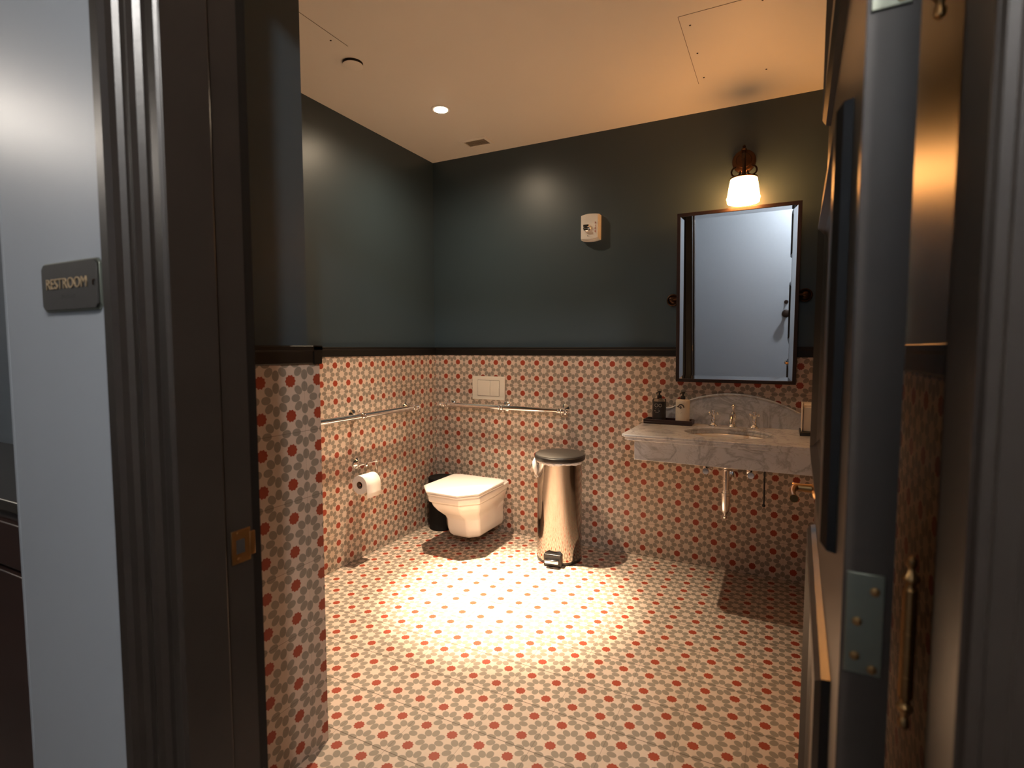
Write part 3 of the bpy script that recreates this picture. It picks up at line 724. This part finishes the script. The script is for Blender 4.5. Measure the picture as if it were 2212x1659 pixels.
# glass: flat centre; border tilts forward, shaped to reflect as refracting bevelled glass does
c0, c1 = P(gw-bv, gh-bv, -.0048), P(gw, gh, -.0059)
b_ = B().add(c0, [(0, 1, 2, 3)]).add(c0+c1, [(0, 1, 5, 4), (1, 2, 6, 5), (2, 3, 7, 6), (3, 0, 4, 7)]).add(P(gw, gh, .004), [(3, 2, 1, 0)])
b_.build('mirror_glass', M['mirror'], mr)
for s_ in (-1, 1):
    xx = (MX0+MX1)/2+s_*(hw+.020)
    b_ = B().lathe([(.032, -.020), (.032, .004), (.026, .007), (.026, .004), (.018, .006), (.010, .012), (.009, .046), (.012, .050), (.012, .058), (.004, .062)], (xx+s_*.008, 0, mzc), (0, -1, 0), 28)
    b_.cyl((xx+s_*.012, -.052, mzc), (xx-s_*.022, -.052, mzc), .0055, n=12)
    rg = [(xx+s_*.008+.030*math.cos(2*PI*k/28), -.010, mzc+.030*math.sin(2*PI*k/28)) for k in range(28)]
    b_.tube(rg, .0045, 8, closed=True)
    b_.build('pivot_bracket', M['bronze'], mr, smooth=True)

# ------------------------------------------------------------------ wall sconce
SXc, SYc = 2.000, -.135
sc = thing('wall_sconce', 'lit bronze wall sconce with white glass shade above the mirror', 'wall lamp', (SXc, 0, 2.235))
B().lathe([(.058, -.020), (.058, .006), (.052, .011), (.040, .013), (.036, .018), (.022, .022), (.012, .026)], (1.990, 0, 2.235), (0, -1, 0), 36).build('backplate', M['bronze'], sc, smooth=True)
B().lathe([(.010, 0), (.014, .004), (.012, .010), (.006, .014), (.009, .020), (.003, .028)], (1.990, -.020, 2.285), (0, 0, 1), 18).cyl((1.990, -.012, 2.270), (1.990, -.020, 2.287), .007).build('finial', M['bronze'], sc, smooth=True)
B().tube([(1.990, -.020, 2.235), (1.991, -.060, 2.250), (1.995, -.105, 2.240), (SXc, SYc, 2.205), (SXc, SYc, 2.150), (SXc, SYc, 2.118)], [.009, .008, .008, .008, .009, .010], 14).build('arm', M['bronze'], sc, smooth=True)
for s_ in (-1, 1):
    pts = []
    for k in range(22):
        a = PI*.5+PI*1.55*k/21; r_ = .026-.008*k/21
        pts.append((SXc+s_*(.012+.024-(r_)*math.cos(a)*1.0), SYc, 2.142+r_*math.sin(a)))
    B().tube(pts, .0042, 10).build('scroll', M['bronze'], sc, smooth=True)
B().lathe([(.016, .018), (.030, .010), (.058, .004), (.0655, .002), (.0655, -.004), (.062, -.006)], (SXc, SYc, 2.108), (0, 0, 1), 40).build('shade_holder', M['bronze'], sc, smooth=True)
gs = B().lathe([(.061, 2.104), (.0640, 2.102), (.0685, 2.075), (.0730, 2.045), (.0765, 2.020), (.0775, 2.014), (.0800, 2.011), (.0800, 2.006), (.0778, 2.003), (.0765, 1.988), (.0745, 1.986), (.0740, 2.000), (.070, 2.045), (.062, 2.098)], (SXc, SYc, 0), n=56, caps=False)
gs.build('glass_shade', M['shade'], sc, smooth=True, angle=60)
B().ball((SXc, SYc, 2.050), .028, 20, sx=(1, 1, 1.2)).build('bulb', M['shade'], sc, smooth=True)

# ------------------------------------------------------------------ fire strobe
fs_ = thing('fire_strobe', 'white fire alarm strobe with chrome flash on the back wall', 'fire alarm', (1.150, TT, 1.895))
x0, x1, z0, z1 = 1.090, 1.205, 1.898, 2.045
poly = []
for k in range(13): t = -1+2*k/12; poly.append((1.1475+t*.0575, z0-.007*(1-t*t)))
for k in range(13): t = 1-2*k/12; poly.append((1.1475+t*.0575, z1+.007*(1-t*t)))
B().prism(poly, lambda x, z: (x, TT, z), lambda x, z: (x, -.020, z)).build('housing', M['white'], fs_, bevel=.003)
pol2 = [(1.1475+(x-1.1475)*.93, 1.9715+(z-1.9715)*.93) for x, z in poly]
B().prism(pol2, lambda x, z: (x, -.020, z), lambda x, z: (x, -.034-.010*(1-((x-1.1475)/.0575)**2), z)).build('front_cover', M['white'], fs_, bevel=.002)
B().lathe([(.024, 0), (.024, .006), (.017, .010)], (1.135, -.042, 1.962), (0, -1, 0), 8).box(1.117, 1.153, -.062, -.044, 1.966, 1.982).box(1.121, 1.149, -.064, -.044, 1.944, 1.958).build('flash', M['chrome'], fs_, bevel=.002)
B().box(1.1275, 1.1425, -.063, -.046, 1.958, 1.967).build('flash_tube', M['black'], fs_)
for k, ch in enumerate('FIRE'): text('red_lettering', ch, .0155, M['redink'], fs_, Matrix.Translation((1.186, -.0412, 1.990-.0165*k)) @ RX, depth=.0006)
B().ball((1.140, -.0445, 1.917), .0025, 10).build('sensor_dot', M['black'], fs_)

# ------------------------------------------------------------------ ceiling things
dl = thing('ceiling_downlight', 'small round lit downlight recessed in the ceiling above the toilet', 'downlight', (CANX, CANY, H))
B().lathe([(.036, -.001), (.050, -.003), (.054, -.0015), (.054, .0)], (CANX, CANY, H), (0, 0, 1), 40, caps=False).build('trim_ring', M['white'], dl, smooth=True)
B().lathe([(.036, -.0015), (.034, -.004), (.020, -.0065), (.002, -.0075)], (CANX, CANY, H), (0, 0, 1), 32).build('lens', M['bulb'], dl, smooth=True)
dt = thing('ceiling_cover_disc', 'round flush ceiling disc with its shaded rim painted dark, nearest the doorway', 'sprinkler cover', (.419, -1.226, H))
B().lathe([(.0445, -.011), (.0445, 0)], (.419, -1.226, H), n=40).build('shaded_rim', M['dark_void'], dt, smooth=True)  # side coloured dark to stand for the shade between disc and ceiling
B().lathe([(.0455, -.011), (.0455, -.0125), (.043, -.0135), (.002, -.014)], (.419, -1.226, H), n=40).build('disc', M['ceil'], dt, smooth=True)
vn = thing('ceiling_vent', 'small rectangular vent grille in the ceiling corner above the toilet', 'vent', (.450, -.17, H))
vx0, vx1, vy0, vy1 = .357, .543, -.232, -.108
b_ = B(); 
def rect(x0, x1, y0, y1, z): return [(x0, y0, z), (x1, y0, z), (x1, y1, z), (x0, y1, z)]
b_.loft([rect(vx0, vx1, vy0, vy1, H-.0005), rect(vx0+.003, vx1-.003, vy0+.003, vy1-.003, H-.006), rect(vx0+.020, vx1-.020, vy0+.020, vy1-.020, H-.007), rect(vx0+.022, vx1-.022, vy0+.022, vy1-.022, H-.001)], caps=False)
b_.build('frame', M['ceil'], vn)
B().box(vx0+.02, vx1-.02, vy0+.02, vy1-.02, H-.0015, H-.0005).build('duct', M['gap2'], vn)
for k in range(7):
    yy = vy0+.026+k*.0120
    B().add([(vx0+.021, yy, H-.0065), (vx1-.021, yy, H-.0065), (vx1-.021, yy+.007, H-.002), (vx0+.021, yy+.007, H-.002)], [(0, 1, 2, 3)]).build('slat', M['ceil'], vn)
def hatch(x0, x1, y0, y1, label, screws, sides):
    t = thing('access_panel', label, 'access panel', ((x0+x1)/2, (y0+y1)/2, H))
    B().box(x0, x1, y0, y1, H-.0012, H-.0002).build('panel', M['ceil'], t)
    b_ = B()
    if 'l' in sides: b_.box(x0-.0022, x0, y0, y1, H-.0009, H)
    if 'r' in sides: b_.box(x1, x1+.0022, y0, y1, H-.0009, H)
    if 'n' in sides: b_.box(x0, x1, y0-.0016, y0, H-.0009, H)
    b_.build('gap', M['gap'], t)
    for x, y in screws: B().lathe([(.0042, 0), (.0036, .0016), (.001, .002)], (x, y, H-.0012), (0, 0, -1), 12).build('screw', M['dark_void'], t, smooth=True)
hatch(1.797, 2.39, -.907, -.315, 'square access panel outlined in the ceiling at right', [(2.0956, -.8746), (2.0956, -.3232), (1.8303, -.8328), (1.8284, -.607), (1.8267, -.3735)], 'ln')
hatch(.10, .495, -1.93, -1.337, 'access panel in the ceiling at the left edge above the return wall', [(.464, -1.404)], 'r')
